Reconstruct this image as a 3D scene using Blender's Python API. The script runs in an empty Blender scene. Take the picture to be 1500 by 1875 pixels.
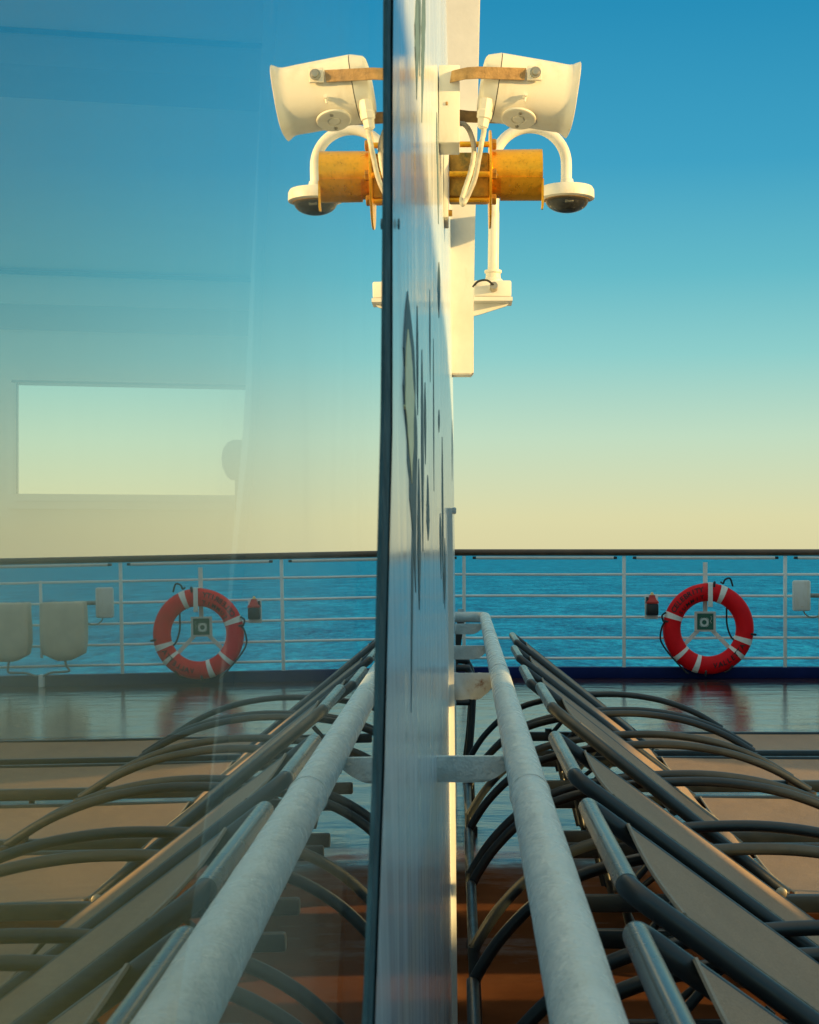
import bpy, bmesh, math, random
from math import sin, cos, pi, radians, sqrt, atan2
from mathutils import Vector, Matrix, Euler

S = bpy.context.scene
COL = S.collection
random.seed(7)
EYE = 1.05            # eye height above the deck, metres
SEA_Z = -22.0

# ------------------------------------------------------------------ camera
cam_d = bpy.data.cameras.new('camera')
cam = bpy.data.objects.new('camera', cam_d); COL.objects.link(cam)
cam.location = (0, 0, EYE); cam.rotation_euler = (radians(90), 0, 0)
cam_d.sensor_fit = 'HORIZONTAL'; cam_d.sensor_width = 36
cam_d.lens = 70.8
cam_d.shift_x = -0.06; cam_d.shift_y = 0.049
cam_d.clip_start = 0.01; cam_d.clip_end = 100000
cam_d.dof.use_dof = True; cam_d.dof.focus_distance = 5.5; cam_d.dof.aperture_fstop = 40
S.camera = cam

# ------------------------------------------------------------------ world and sun
SUN_EL, SUN_AZ = radians(11), radians(68)      # azimuth from straight behind the camera towards the right
sun_dir = Vector((sin(SUN_AZ)*cos(SUN_EL), -cos(SUN_AZ)*cos(SUN_EL), sin(SUN_EL)))
W = bpy.data.worlds.new('World'); S.world = W; W.use_nodes = True
nt = W.node_tree; nt.nodes.clear()
out = nt.nodes.new('ShaderNodeOutputWorld'); bg = nt.nodes.new('ShaderNodeBackground')
sky = nt.nodes.new('ShaderNodeTexSky'); sky.sky_type = 'NISHITA'; sky.sun_disc = False
sky.sun_elevation = SUN_EL; sky.sun_rotation = radians(180) - SUN_AZ; sky.dust_density = 2.0
tc = nt.nodes.new('ShaderNodeTexCoord'); sep = nt.nodes.new('ShaderNodeSeparateXYZ')
nt.links.new(tc.outputs['Generated'], sep.inputs[0])
ramp = nt.nodes.new('ShaderNodeValToRGB'); nt.links.new(sep.outputs['Z'], ramp.inputs[0])
stops = [(0.0, (.735,.68,.385)), (.021, (.74,.715,.41)), (.0713, (.535,.725,.545)), (.121, (.265,.62,.60)),
         (.170, (.118,.49,.58)), (.234, (.038,.355,.55)), (.324, (.008,.262,.475)), (.45, (.10,.33,.46)), (1.0, (.66,.68,.58))]
el = ramp.color_ramp.elements
for i, (p, c) in enumerate(stops):
    e = el[i] if i < 2 else el.new(p)
    e.position = p; e.color = (*c, 1)
for i, (p, c) in enumerate(stops):
    el[i].position = p; el[i].color = (*c, 1)
scl = nt.nodes.new('ShaderNodeVectorMath'); scl.operation = 'SCALE'; scl.inputs['Scale'].default_value = 5.0
nt.links.new(ramp.outputs[0], scl.inputs[0])
mix = nt.nodes.new('ShaderNodeMix'); mix.data_type = 'RGBA'; mix.inputs[0].default_value = 0.05
nt.links.new(scl.outputs[0], mix.inputs[6]); nt.links.new(sky.outputs[0], mix.inputs[7])
nt.links.new(mix.outputs[2], bg.inputs[0]); bg.inputs[1].default_value = 0.1
nt.links.new(bg.outputs[0], out.inputs[0])

sd = bpy.data.lights.new('sun', 'SUN'); so = bpy.data.objects.new('sun', sd); COL.objects.link(so)
sd.energy = 3.8; sd.angle = radians(0.6); sd.color = (1.0, .64, .23)
so.rotation_euler = sun_dir.to_track_quat('Z', 'Y').to_euler(); so.location = (20, -10, 12)

S.view_settings.view_transform = 'Standard'; S.view_settings.look = 'None'
S.view_settings.exposure = 1.0; S.view_settings.gamma = 1.0; S.view_settings.use_curve_mapping = False
S.cycles.max_bounces = 10; S.cycles.transparent_max_bounces = 12; S.cycles.glossy_bounces = 6
S.cycles.sample_clamp_indirect = 6

# ------------------------------------------------------------------ materials
def nodes(name):
    m = bpy.data.materials.new(name); m.use_nodes = True
    return m, m.node_tree, m.node_tree.nodes['Principled BSDF']

def noise(t, scale, detail=4, rough=.55, coord=None, vscale=None):
    n = t.nodes.new('ShaderNodeTexNoise'); n.inputs['Scale'].default_value = scale
    n.inputs['Detail'].default_value = detail; n.inputs['Roughness'].default_value = rough
    c = t.nodes.new('ShaderNodeTexCoord')
    src = c.outputs['Object']
    if vscale:
        mp = t.nodes.new('ShaderNodeMapping'); mp.inputs['Scale'].default_value = vscale
        t.links.new(src, mp.inputs[0]); src = mp.outputs[0]
    t.links.new(src, n.inputs['Vector'])
    return n.outputs['Fac']

def rampn(t, src, stops):
    r = t.nodes.new('ShaderNodeValToRGB'); t.links.new(src, r.inputs[0])
    for i, (p, c) in enumerate(stops):
        e = r.color_ramp.elements[i] if i < 2 else r.color_ramp.elements.new(p)
    for i, (p, c) in enumerate(stops):
        e = r.color_ramp.elements[i]; e.position = p
        e.color = (*c, 1) if len(c) == 3 else c
    return r.outputs[0]

def fl(v): return (v, v, v)

def bump(t, b, src, strength, dist=.01, prev=None):
    n = t.nodes.new('ShaderNodeBump'); n.inputs['Strength'].default_value = strength
    n.inputs['Distance'].default_value = dist; t.links.new(src, n.inputs['Height'])
    if prev: t.links.new(prev, n.inputs['Normal'])
    t.links.new(n.outputs[0], b.inputs['Normal'])
    return n.outputs[0]

def paint(name, c, rough=.4, var=.12, scale=14, metal=0, bs=.15, bscale=60, spec=.5, vscale=None):
    m, t, b = nodes(name)
    lo = tuple(x*(1-var) for x in c); hi = tuple(min(1, x*(1+var)) for x in c)
    t.links.new(rampn(t, noise(t, scale, 5, .6, vscale=vscale), [(.3, lo), (.7, hi)]), b.inputs['Base Color'])
    t.links.new(rampn(t, noise(t, scale*2.3, 4), [(.3, fl(rough*.8)), (.75, fl(min(1, rough*1.25)))]), b.inputs['Roughness'])
    b.inputs['Metallic'].default_value = metal
    b.inputs['Specular IOR Level'].default_value = spec
    if bs: bump(t, b, noise(t, bscale, 3), bs, .002)
    return m

def overlay(m, fac_src, color, rough=None):
    """mix a second colour over the base colour"""
    t = m.node_tree; b = t.nodes['Principled BSDF']
    old = b.inputs['Base Color'].links[0].from_socket
    mx = t.nodes.new('ShaderNodeMix'); mx.data_type = 'RGBA'
    t.links.new(fac_src, mx.inputs[0]); t.links.new(old, mx.inputs[6]); mx.inputs[7].default_value = (*color, 1)
    t.links.new(mx.outputs[2], b.inputs['Base Color'])

M = {}
M['white'] = paint('white paint', (.74,.72,.66), .42, .06, 10, bs=.2, bscale=45)
M['horn'] = paint('cream plastic', (.76,.72,.62), .45, .04, 12, bs=.06, bscale=200)
overlay_later = M['horn']
M['rail_white'] = paint('railing paint', (.84,.84,.80), .4, .08, 8, bs=.25, bscale=40)
m = paint('thick handrail paint', (.70,.74,.70), .26, .07, 9, bs=0)
t = m.node_tree; b = t.nodes['Principled BSDF']
n1 = bump(t, b, noise(t, 20, 4, .55), .8, .014)
n2 = bump(t, b, noise(t, 120, 4, .65, vscale=(1, 2.5, 1)), .8, .0022, n1)
overlay(m, rampn(t, noise(t, 26, 7, .75, vscale=(1, .6, 1)), [(.68, fl(0)), (.73, fl(.6))]), (.26,.24,.20))
overlay(m, rampn(t, noise(t, 7, 5, .6), [(.45, fl(0)), (.7, fl(.15))]), (.50,.52,.48))
M['handrail'] = m
m = paint('rusting white paint', (.60,.62,.60), .5, .1, 18, bs=.7, bscale=60)
t = m.node_tree
overlay(m, rampn(t, noise(t, 22, 6, .65), [(.56, fl(0)), (.66, fl(.9))]), (.23,.085,.02))
M['rusty'] = m
t = overlay_later.node_tree
overlay(overlay_later, rampn(t, noise(t, 14, 7, .7, vscale=(1, 1, .5)), [(.52, fl(0)), (.74, fl(.55))]), (.50,.42,.28))
t = M['white'].node_tree
overlay(M['white'], rampn(t, noise(t, 7, 8, .72, vscale=(1, 1, .3)), [(.56, fl(0)), (.74, fl(.5))]), (.50,.40,.25))
# wall panel: glossy white paint, streaked vertically and along its length
m, t, b = nodes('glossy wall paint')
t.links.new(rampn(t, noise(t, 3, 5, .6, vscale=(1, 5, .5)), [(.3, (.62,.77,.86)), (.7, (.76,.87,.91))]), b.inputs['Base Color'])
t.links.new(rampn(t, noise(t, 5, 5, .6, vscale=(1, 6, .6)), [(.3, fl(.09)), (.7, fl(.27))]), b.inputs['Roughness'])
b.inputs['IOR'].default_value = 1.5
n1 = bump(t, b, noise(t, 2.0, 3, .5, vscale=(1, 6, .35)), .25, .002)
n2 = bump(t, b, noise(t, 160, 4, .6, vscale=(1, .6, .6)), .10, .0006, n1)
overlay(m, rampn(t, noise(t, 34, 7, .75, vscale=(1, .8, .25)), [(.69, fl(0)), (.73, fl(.6))]), (.14,.17,.18))
M['wall'] = m
M['room_white'] = paint('interior paint', (.90,.89,.82), .6, .03, 3, bs=0)
M['room_beam'] = paint('interior beam paint', (.42,.42,.40), .6, .03, 3, bs=0)
M['room_floor'] = paint('interior carpet', (.48,.32,.10), .9, .1, 20, bs=0)
M['mullion'] = paint('mullion paint', (.80,.80,.74), .5, .03, 4, bs=0)
M['gasket'] = paint('black sealant', (.055,.115,.135), .75, .4, 20, bs=.5, bscale=40, spec=.12)
M['chip_dark'] = paint('bare grey primer', (.11,.185,.21), .55, .3, 60, bs=.4, bscale=200, spec=.16)
M['chip_yellow'] = paint('yellow primer', (1.0,.84,.46), .4, .08, 40, bs=.2, bscale=120, spec=.32)
M['frame'] = paint('gunmetal tube', (.015,.022,.026), .38, .25, 12, bs=.1, bscale=160, spec=.6)
M['headbar'] = paint('worn head bar', (.085,.10,.098), .27, .15, 5, metal=.0, bs=.05, bscale=60, spec=.75, vscale=(1,.15,1))
M['foot'] = paint('black rubber foot', (.012,.012,.012), .6, .2, 20, bs=0)
M['brown_rail'] = paint('dark varnished rail', (.11,.062,.035), .35, .25, 6, bs=.1)
M['navy'] = paint('navy paint', (.005,.014,.085), .55, .2, 4, bs=.2, spec=.12)
m = paint('red ring plastic', (.80,.004,.010), .5, .10, 9, bs=.08, bscale=90, spec=.22)
M['ring'] = m
M['tape'] = paint('reflective tape', (.84,.82,.76), .4, .06, 60, bs=.3, bscale=240)
M['ink'] = paint('faded black lettering', (.016,.005,.006), .6, .4, 60, bs=0)
M['rope'] = paint('black rope', (.012,.013,.015), .7, .3, 120, bs=.6, bscale=300)
M['sign_green'] = paint('sign green', (.008,.115,.075), .4, .1, 10, bs=0)
M['sign_white'] = paint('sign white', (.66,.72,.66), .45, .05, 20, bs=0)
M['red_plastic'] = paint('red plastic', (.55,.03,.02), .4, .1, 20, bs=0)
M['black_plastic'] = paint('black plastic', (.015,.016,.018), .4, .2, 20, bs=.1)
M['beacon'] = paint('yellow lens', (.8,.6,.22), .25, .1, 20, bs=0)
M['canvas'] = paint('pale canvas', (.66,.59,.45), .85, .12, 7, bs=.6, bscale=25)
M['cable'] = paint('pale cable', (.62,.58,.48), .5, .2, 60, bs=.5, bscale=120)
M['grey_cable'] = paint('grey cable', (.26,.26,.24), .5, .2, 30, bs=0)
m = paint('corroded bracket', (.40,.24,.09), .62, .3, 70, bs=.6, bscale=220)
M['strap'] = m
M['steel'] = paint('bolt steel', (.45,.40,.30), .38, .15, 60, metal=.8, bs=.2)
m = paint('amber lacquered brass', (.98,.47,.030), .33, .10, 30, metal=.75, bs=.12, bscale=150)
t = m.node_tree
overlay(m, rampn(t, noise(t, 95, 6, .7), [(.52, fl(0)), (.68, fl(.5))]), (.42,.18,.014))
overlay(m, rampn(t, noise(t, 130, 3, .5), [(.72, fl(0)), (.74, fl(.9))]), (.75,.62,.40))
M['brass'] = m
m = paint('weathered brass', (.34,.20,.03), .5, .3, 40, metal=.4, bs=.3, bscale=120)
t = m.node_tree
overlay(m, rampn(t, noise(t, 30, 5, .65), [(.5, fl(0)), (.66, fl(.8))]), (.05,.07,.02))
M['old_brass'] = m
m, t, b = nodes('dome plastic')
b.inputs['Base Color'].default_value = (.42,.45,.46,1); b.inputs['Roughness'].default_value = .03
b.inputs['Transmission Weight'].default_value = .94; b.inputs['IOR'].default_value = 1.12; b.inputs['Specular IOR Level'].default_value = 1.0
M['dome'] = m

# woven sling
def sling(name, c):
    m, t, b = nodes(name)
    lo = tuple(x*.80 for x in c); hi = tuple(x*1.16 for x in c)
    t.links.new(rampn(t, noise(t, 300, 2, .5), [(.35, lo), (.65, hi)]), b.inputs['Base Color'])
    overlay(m, rampn(t, noise(t, 5, 6, .65, vscale=(1, .5, 1)), [(.42, fl(0)), (.7, fl(.5))]), tuple(x*.6 for x in c))
    b.inputs['Roughness'].default_value = .62; b.inputs['Specular IOR Level'].default_value = .45
    wv = t.nodes.new('ShaderNodeTexWave'); wv.inputs['Scale'].default_value = 95; wv.bands_direction = 'Y'
    wc = t.nodes.new('ShaderNodeTexCoord'); t.links.new(wc.outputs['Object'], wv.inputs[0])
    n1 = bump(t, b, noise(t, 7, 4), .35, .012)
    n2 = bump(t, b, wv.outputs['Fac'], .25, .0012, n1)
    bump(t, b, noise(t, 420, 2), .5, .0015, n2)
    return m
M['sling'] = sling('grey brown sling', (.30,.205,.125))
M['seam'] = paint('sling seam', (.26,.24,.20), .7, .15, 200, bs=.4, bscale=400)

# wet painted deck
m, t, b = nodes('wet deck paint')
c1 = rampn(t, noise(t, 1.6, 6, .62), [(.3, (.085,.034,.015)), (.55, (.14,.056,.025)), (.8, (.18,.08,.038))])
b.inputs['Base Color'].default_value = (.14,.05,.025,1); t.links.new(c1, b.inputs['Base Color'])
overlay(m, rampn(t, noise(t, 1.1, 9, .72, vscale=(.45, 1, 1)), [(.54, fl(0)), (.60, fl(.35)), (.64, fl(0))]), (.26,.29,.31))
co = t.nodes.new('ShaderNodeTexCoord'); sx = t.nodes.new('ShaderNodeSeparateXYZ'); t.links.new(co.outputs['Object'], sx.inputs[0])
mr = t.nodes.new('ShaderNodeMapRange'); mr.inputs[1].default_value = 4.8; mr.inputs[2].default_value = 6.6; t.links.new(sx.outputs['Y'], mr.inputs[0])
ad = t.nodes.new('ShaderNodeMath'); ad.operation = 'MULTIPLY_ADD'; ad.inputs[1].default_value = .8
t.links.new(mr.outputs[0], ad.inputs[0]); t.links.new(noise(t, .9, 7, .68, vscale=(.6, 1.1, 1)), ad.inputs[2])
t.links.new(rampn(t, ad.outputs[0], [(.62, fl(.75)), (.80, fl(.16)), (1.0, fl(.06))]), b.inputs['Roughness'])
overlay(m, rampn(t, ad.outputs[0], [(.62, fl(.0)), (.85, fl(.7))]), (.035,.022,.02))
t.links.new(rampn(t, ad.outputs[0], [(.62, fl(.0)), (.80, fl(.5))]), b.inputs['Specular IOR Level'])
b.inputs['IOR'].default_value = 1.42
n1 = bump(t, b, noise(t, 3.6, 4, .55, vscale=(.55, 1.2, 1)), .27, .034)
n2 = bump(t, b, noise(t, 30, 6, .7, vscale=(.8, 1.2, 1)), .20, .005, n1)
M['deck'] = m
# sea
m, t, b = nodes('sea water')
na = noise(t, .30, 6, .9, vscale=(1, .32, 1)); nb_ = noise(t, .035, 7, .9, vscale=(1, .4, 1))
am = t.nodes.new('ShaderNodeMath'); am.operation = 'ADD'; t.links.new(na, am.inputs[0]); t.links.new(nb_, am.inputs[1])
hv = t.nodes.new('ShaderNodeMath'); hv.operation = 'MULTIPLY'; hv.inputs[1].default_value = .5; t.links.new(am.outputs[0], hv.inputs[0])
t.links.new(rampn(t, hv.outputs[0], [(.42, (.001,.105,.25)), (.5, (.003,.245,.48)), (.58, (.016,.43,.72))]), b.inputs['Base Color'])  # light and dark of the wave faces put into the water colour
b.inputs['Specular IOR Level'].default_value = 0; b.inputs['Roughness'].default_value = .8
gl = t.nodes.new('ShaderNodeBsdfGlossy'); gl.inputs['Roughness'].default_value = .22
mx = t.nodes.new('ShaderNodeMixShader'); mx.inputs[0].default_value = .06
n1 = bump(t, b, noise(t, .22, 5, .62, vscale=(.55, 1, 1)), 1.0, 2.2)
n2 = bump(t, b, noise(t, .9, 4, .6, vscale=(.6, 1, 1)), .8, .5, n1)
t.links.new(n2, gl.inputs['Normal'])
t.links.new(b.outputs[0], mx.inputs[1]); t.links.new(gl.outputs[0], mx.inputs[2]); t.links.new(mx.outputs[0], t.nodes['Material Output'].inputs[0])
M['sea'] = m
# coated window glass: clear with a strong mirror film that grows towards grazing angles
def pane_mat(name, f0, gain, tint):
    m = bpy.data.materials.new(name); m.use_nodes = True; t = m.node_tree; t.nodes.clear()
    o = t.nodes.new('ShaderNodeOutputMaterial'); mx = t.nodes.new('ShaderNodeMixShader')
    tr = t.nodes.new('ShaderNodeBsdfTransparent'); tr.inputs[0].default_value = (*tint, 1)
    gl = t.nodes.new('ShaderNodeBsdfGlossy'); gl.inputs['Roughness'].default_value = 0.0
    gl.inputs[0].default_value = (.98,1,1,1)
    # Schlick reflectance of a coated pane, the same from both sides
    ge = t.nodes.new('ShaderNodeNewGeometry')
    def math(op, a, b=None):
        n = t.nodes.new('ShaderNodeMath'); n.operation = op
        for k, v in enumerate((a, b)):
            if v is None: continue
            if isinstance(v, (int, float)): n.inputs[k].default_value = v
            else: t.links.new(v, n.inputs[k])
        return n.outputs[0]
    dot = t.nodes.new('ShaderNodeVectorMath'); dot.operation = 'DOT_PRODUCT'
    t.links.new(ge.outputs['Normal'], dot.inputs[0]); t.links.new(ge.outputs['Incoming'], dot.inputs[1])
    c = math('ABSOLUTE', dot.outputs['Value'])
    f = math('ADD', math('MULTIPLY', math('POWER', math('SUBTRACT', 1.0, c), 3.0), 1-f0), f0)
    f = math('MINIMUM', math('MULTIPLY', f, gain), 1.0)
    t.links.new(f, mx.inputs[0])
    t.links.new(tr.outputs[0], mx.inputs[1]); t.links.new(gl.outputs[0], mx.inputs[2])
    # a little salt and dust dried on the pane
    df = t.nodes.new('ShaderNodeBsdfDiffuse'); df.inputs[0].default_value = (.8,.78,.66,1)
    m2 = t.nodes.new('ShaderNodeMixShader')
    t.links.new(rampn(t, noise(t, 9, 6, .65, vscale=(1, 1, .35)), [(.40, fl(.004)), (.62, fl(.035)), (.8, fl(.10))]), m2.inputs[0])
    t.links.new(mx.outputs[0], m2.inputs[1]); t.links.new(df.outputs[0], m2.inputs[2]); t.links.new(m2.outputs[0], o.inputs[0])
    return m
M['pane'] = pane_mat('coated glass', .16, 1.10, (.97,.98,.90))
M['pane_back'] = pane_mat('inner glass', .02, .25, (.97,.98,.93))

# ------------------------------------------------------------------ mesh helpers
def tag(o, label=None, cat=None, group=None, kind=None):
    if label: o['label'] = label
    if cat: o['category'] = cat
    if group: o['group'] = group
    if kind: o['kind'] = kind
    return o

def empty(name, loc=(0,0,0), label=None, cat=None, group=None, rz=0):
    o = bpy.data.objects.new(name, None); COL.objects.link(o); o.location = loc; o.rotation_euler = (0,0,rz)
    o.empty_display_size = .1
    return tag(o, label, cat, group)

def build(name, bm, mat, parent=None, smooth=True, angle=38, world=True, loc=None):
    bmesh.ops.recalc_face_normals(bm, faces=bm.faces[:])
    me = bpy.data.meshes.new(name); bm.to_mesh(me); bm.free()
    for p in me.polygons: p.use_smooth = smooth
    if smooth: me.set_sharp_from_angle(angle=radians(angle))
    mats = mat if isinstance(mat, (list, tuple)) else [mat]
    for x in mats: me.materials.append(x)
    o = bpy.data.objects.new(name, me); COL.objects.link(o)
    if loc is not None: o.location = loc
    if parent is not None:
        o.parent = parent
    return o

def NB(): return bmesh.new()

def add_box(bm, c, s, bev=0.0, rot=None, seg=2, mi=0):
    r = bmesh.ops.create_cube(bm, size=1)
    vs = r['verts']
    mt = Matrix.Translation(Vector(c)) @ (rot.to_matrix().to_4x4() if rot else Matrix.Identity(4)) @ Matrix.Diagonal((*s, 1))
    bmesh.ops.transform(bm, matrix=mt, verts=vs)
    if bev:
        es = list({e for v in vs for e in v.link_edges})
        bmesh.ops.bevel(bm, geom=es, offset=bev, segments=seg, affect='EDGES', profile=.5)
    if mi:
        for f in bm.faces:
            if all(v in vs for v in f.verts): f.material_index = mi

def bx(bm, x0, x1, y0, y1, z0, z1, bev=0.0):
    add_box(bm, ((x0+x1)/2, (y0+y1)/2, (z0+z1)/2), (x1-x0, y1-y0, z1-z0), bev)

def catmull(pts, n=6, closed=False):
    P = [Vector(p) for p in pts]; res = []
    k = len(P)
    rng = range(k if closed else k-1)
    for i in rng:
        p0 = P[(i-1) % k] if closed or i > 0 else P[0]*2-P[1]
        p1, p2 = P[i], P[(i+1) % k]
        p3 = P[(i+2) % k] if closed or i+2 < k else P[-1]*2-P[-2]
        for j in range(n):
            u = j/n
            res.append(.5*((2*p1)+(-p0+p2)*u+(2*p0-5*p1+4*p2-p3)*u*u+(-p0+3*p1-3*p2+p3)*u**3))
    if not closed: res.append(P[-1].copy())
    return res

def add_tube(bm, pts, r, seg=12, closed=False, caps=True, flat=1.0, rfun=None, jitter=0):
    P = [Vector(p) for p in pts]; k = len(P)
    rings = []
    prev_n = None
    for i in range(k):
        if closed: tg = (P[(i+1) % k]-P[i-1]).normalized()
        else: tg = (P[min(i+1, k-1)]-P[max(i-1, 0)]).normalized()
        if prev_n is None:
            up = Vector((0,0,1)) if abs(tg.z) < .9 else Vector((0,1,0))
            n = (up - tg*up.dot(tg)).normalized()
        else:
            n = (prev_n - tg*prev_n.dot(tg)).normalized()
        prev_n = n; b = tg.cross(n)
        rr = r if rfun is None else rfun(i/(k-1))
        ring = []
        for j in range(seg):
            a = 2*pi*j/seg
            q = rr*(1+(random.uniform(-jitter, jitter) if jitter else 0))
            ring.append(bm.verts.new(P[i]+n*cos(a)*q*flat+b*sin(a)*q))
        rings.append(ring)
    for i in range(k if closed else k-1):
        A, B = rings[i], rings[(i+1) % k]
        for j in range(seg):
            bm.faces.new((A[j], A[(j+1) % seg], B[(j+1) % seg], B[j]))
    if caps and not closed:
        bm.faces.new(rings[0][::-1]); bm.faces.new(rings[-1])

def add_loft(bm, rings, cap0=True, cap1=True):
    R = [[bm.verts.new(p) for p in ring] for ring in rings]
    n = len(R[0])
    for A, B in zip(R, R[1:]):
        for j in range(n): bm.faces.new((A[j], A[(j+1) % n], B[(j+1) % n], B[j]))
    if cap0: bm.faces.new(R[0][::-1])
    if cap1: bm.faces.new(R[-1])

def add_lathe(bm, prof, origin=(0,0,0), axis='z', seg=32, cap0=True, cap1=True):
    o = Vector(origin); rings = []
    for (h, r) in prof:
        ring = []
        for j in range(seg):
            a = 2*pi*j/seg
            if axis == 'z': p = Vector((r*cos(a), r*sin(a), h))
            elif axis == 'x': p = Vector((h, r*cos(a), r*sin(a)))
            else: p = Vector((r*cos(a), h, r*sin(a)))
            ring.append(o+p)
        rings.append(ring)
    add_loft(bm, rings, cap0, cap1)

def add_cyl(bm, p, q, r, seg=14):
    add_tube(bm, [p, q], r, seg)

def add_prism(bm, poly, y0, y1):
    """polygon in x-z extruded along y"""
    A = [bm.verts.new((x, y0, z)) for x, z in poly]; B = [bm.verts.new((x, y1, z)) for x, z in poly]
    n = len(poly)
    bm.faces.new(A[::-1]); bm.faces.new(B)
    for i in range(n): bm.faces.new((A[i], A[(i+1) % n], B[(i+1) % n], B[i]))

F = 2950.0
def at(px, py, d):
    """a point d metres ahead, from the sight line measured on the photograph"""
    return Vector(((px-840)*d/F, d, EYE-(py-1011)*d/F))

# ------------------------------------------------------------------ setting: sea and deck
bm = NB()
bmesh.ops.create_grid(bm, x_segments=2, y_segments=2, size=45000)
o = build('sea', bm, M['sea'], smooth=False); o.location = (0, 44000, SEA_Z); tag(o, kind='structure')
bm = NB()
bx(bm, -9, 12, -8, 13.62, -.30, 0)
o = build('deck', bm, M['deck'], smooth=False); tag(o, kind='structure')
bm = NB()
bx(bm, -9, 12, -7.9, 13.58, -6, -.31)
o = build('ship_hull', bm, M['white'], smooth=False)
tag(o, 'white ship hull side below the edge of the open deck', 'ship hull')

# ------------------------------------------------------------------ ship railing
RY = 13.41
rail = empty('ship_railing', (0, RY, 0), 'white ship railing with dark brown top rail in front of the sea', 'railing')
bm = NB(); add_tube(bm, [(-6, 0, 1.047), (11.5, 0, 1.047)], .029, 16, flat=.95); build('top_rail', bm, M['brown_rail'], rail)
posts = [-5.29, -3.955, -2.62, -1.29, .045, 1.377, 2.718, 4.05, 5.39, 6.72, 8.05, 9.39, 10.72]
for x in posts:
    bm = NB(); bx(bm, x-.014, x+.014, -.012, .012, .09, 1.018, .004); build('post', bm, M['rail_white'], rail)
for z in (.864, .686, .511, .336, .168):
    bm = NB()
    xs = [-6+i*.25 for i in range(71)]
    add_tube(bm, [(x, -.001, z+.0012*sin(x*4.1+z*9)) for x in xs], .0105, 8); build('horizontal_bar', bm, M['rail_white'], rail)
for i, (a, b_) in enumerate(zip(posts, posts[1:])):
    bm = NB()
    add_tube(bm, [(a+.10, -.022, 1.003), (b_-.09, -.022, 1.003)], .013, 8)
    lt = build('light_tube', bm, M['white'], rail)
    for xx in (a+.085, b_-.075):
        bm = NB(); bx(bm, xx-.014, xx+.014, -.036, .012, .992, 1.014, .003)
        build('tube_holder', bm, M['black_plastic'], lt)
bm = NB(); bx(bm, -6, 11.5, -.02, .10, .0, .092, .004); build('kerb', bm, M['navy'], rail)

# ------------------------------------------------------------------ life ring on its stand
RC = Vector((2.06, RY-.115, .418)); RR, RA, RD = .302, .0745, .052
ringE = empty('life_ring', RC, 'red and white life ring with black lettering hung on a white railing stand', 'life ring')
def torus_pt(th, ph, da=0.0):
    r = RR+(RA+da)*cos(ph)
    return Vector((r*cos(th), (RD+da)*sin(ph), r*sin(th)))
def torus_part(a0, a1, n, da, closed):
    bm = NB(); rings = []
    for i in range(n if closed else n+1):
        th = a0+(a1-a0)*i/n
        rings.append([torus_pt(th, 2*pi*j/28, da) for j in range(28)])
    if closed: rings.append(rings[0])
    if closed:
        R = [[bm.verts.new(p) for p in r] for r in rings[:-1]]
        k = len(R)
        for i in range(k):
            A, B = R[i], R[(i+1) % k]
            for j in range(28): bm.faces.new((A[j], A[(j+1) % 28], B[(j+1) % 28], B[j]))
    else: add_loft(bm, rings)
    return bm
build('ring_body', torus_part(0, 2*pi, 96, 0, True), M['ring'], ringE, angle=80)
for deg, hw in ((69, 4.2), (161, 4.0), (-18, 4.0), (-40, 3.2), (252, 3.9), (222, 3.2)):
    build('reflective_band', torus_part(radians(deg-hw), radians(deg+hw), 4, .0022, False), M['tape'], ringE, angle=50)
# lettering bent along the ring
dg = bpy.context.evaluated_depsgraph_get()
def glyph(ch, size):
    cu = bpy.data.curves.new('glyph', 'FONT'); cu.body = ch; cu.size = size; cu.offset = size*.022; cu.shear = .12
    cu.resolution_u = 3
    ob = bpy.data.objects.new('glyph', cu); COL.objects.link(ob)
    bpy.context.view_layer.update()
    me = bpy.data.meshes.new_from_object(ob.evaluated_get(bpy.context.evaluated_depsgraph_get()))
    bpy.data.objects.remove(ob); bpy.data.curves.remove(cu)
    return me
def letter_arc(word, a0, a1, r0, size, inward=False):
    bm = NB(); n = len(word)
    for i, ch in enumerate(word):
        me = glyph(ch, size)
        xs = [v.co.x for v in me.vertices]; cx = (min(xs)+max(xs))/2
        th0 = radians(a0+(a1-a0)*(i/(n-1)))
        idx = []
        for v in me.vertices:
            x, y = v.co.x-cx, v.co.y
            if inward: r = r0-y; th = th0 + x/r0
            else: r = r0+y; th = th0 - x/r0
            u = max(-.97, min(.97, (r-RR)/RA))
            yy = -RD*sqrt(1-u*u)-.0042
            idx.append(bm.verts.new((r*cos(th), yy, r*sin(th))))
        for p in me.polygons:
            try: bm.faces.new([idx[k] for k in p.vertices])
            except ValueError: pass
        bpy.data.meshes.remove(me)
    build('lettering', bm, M['ink'], ringE, smooth=False)
letter_arc('CELEBRITY', 151, 101, .310, .058)
letter_arc('SUMMIT', 150, 102, .252, .044)
letter_arc('VALLETTA', -80, -28, .325, .058, inward=True)
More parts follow.
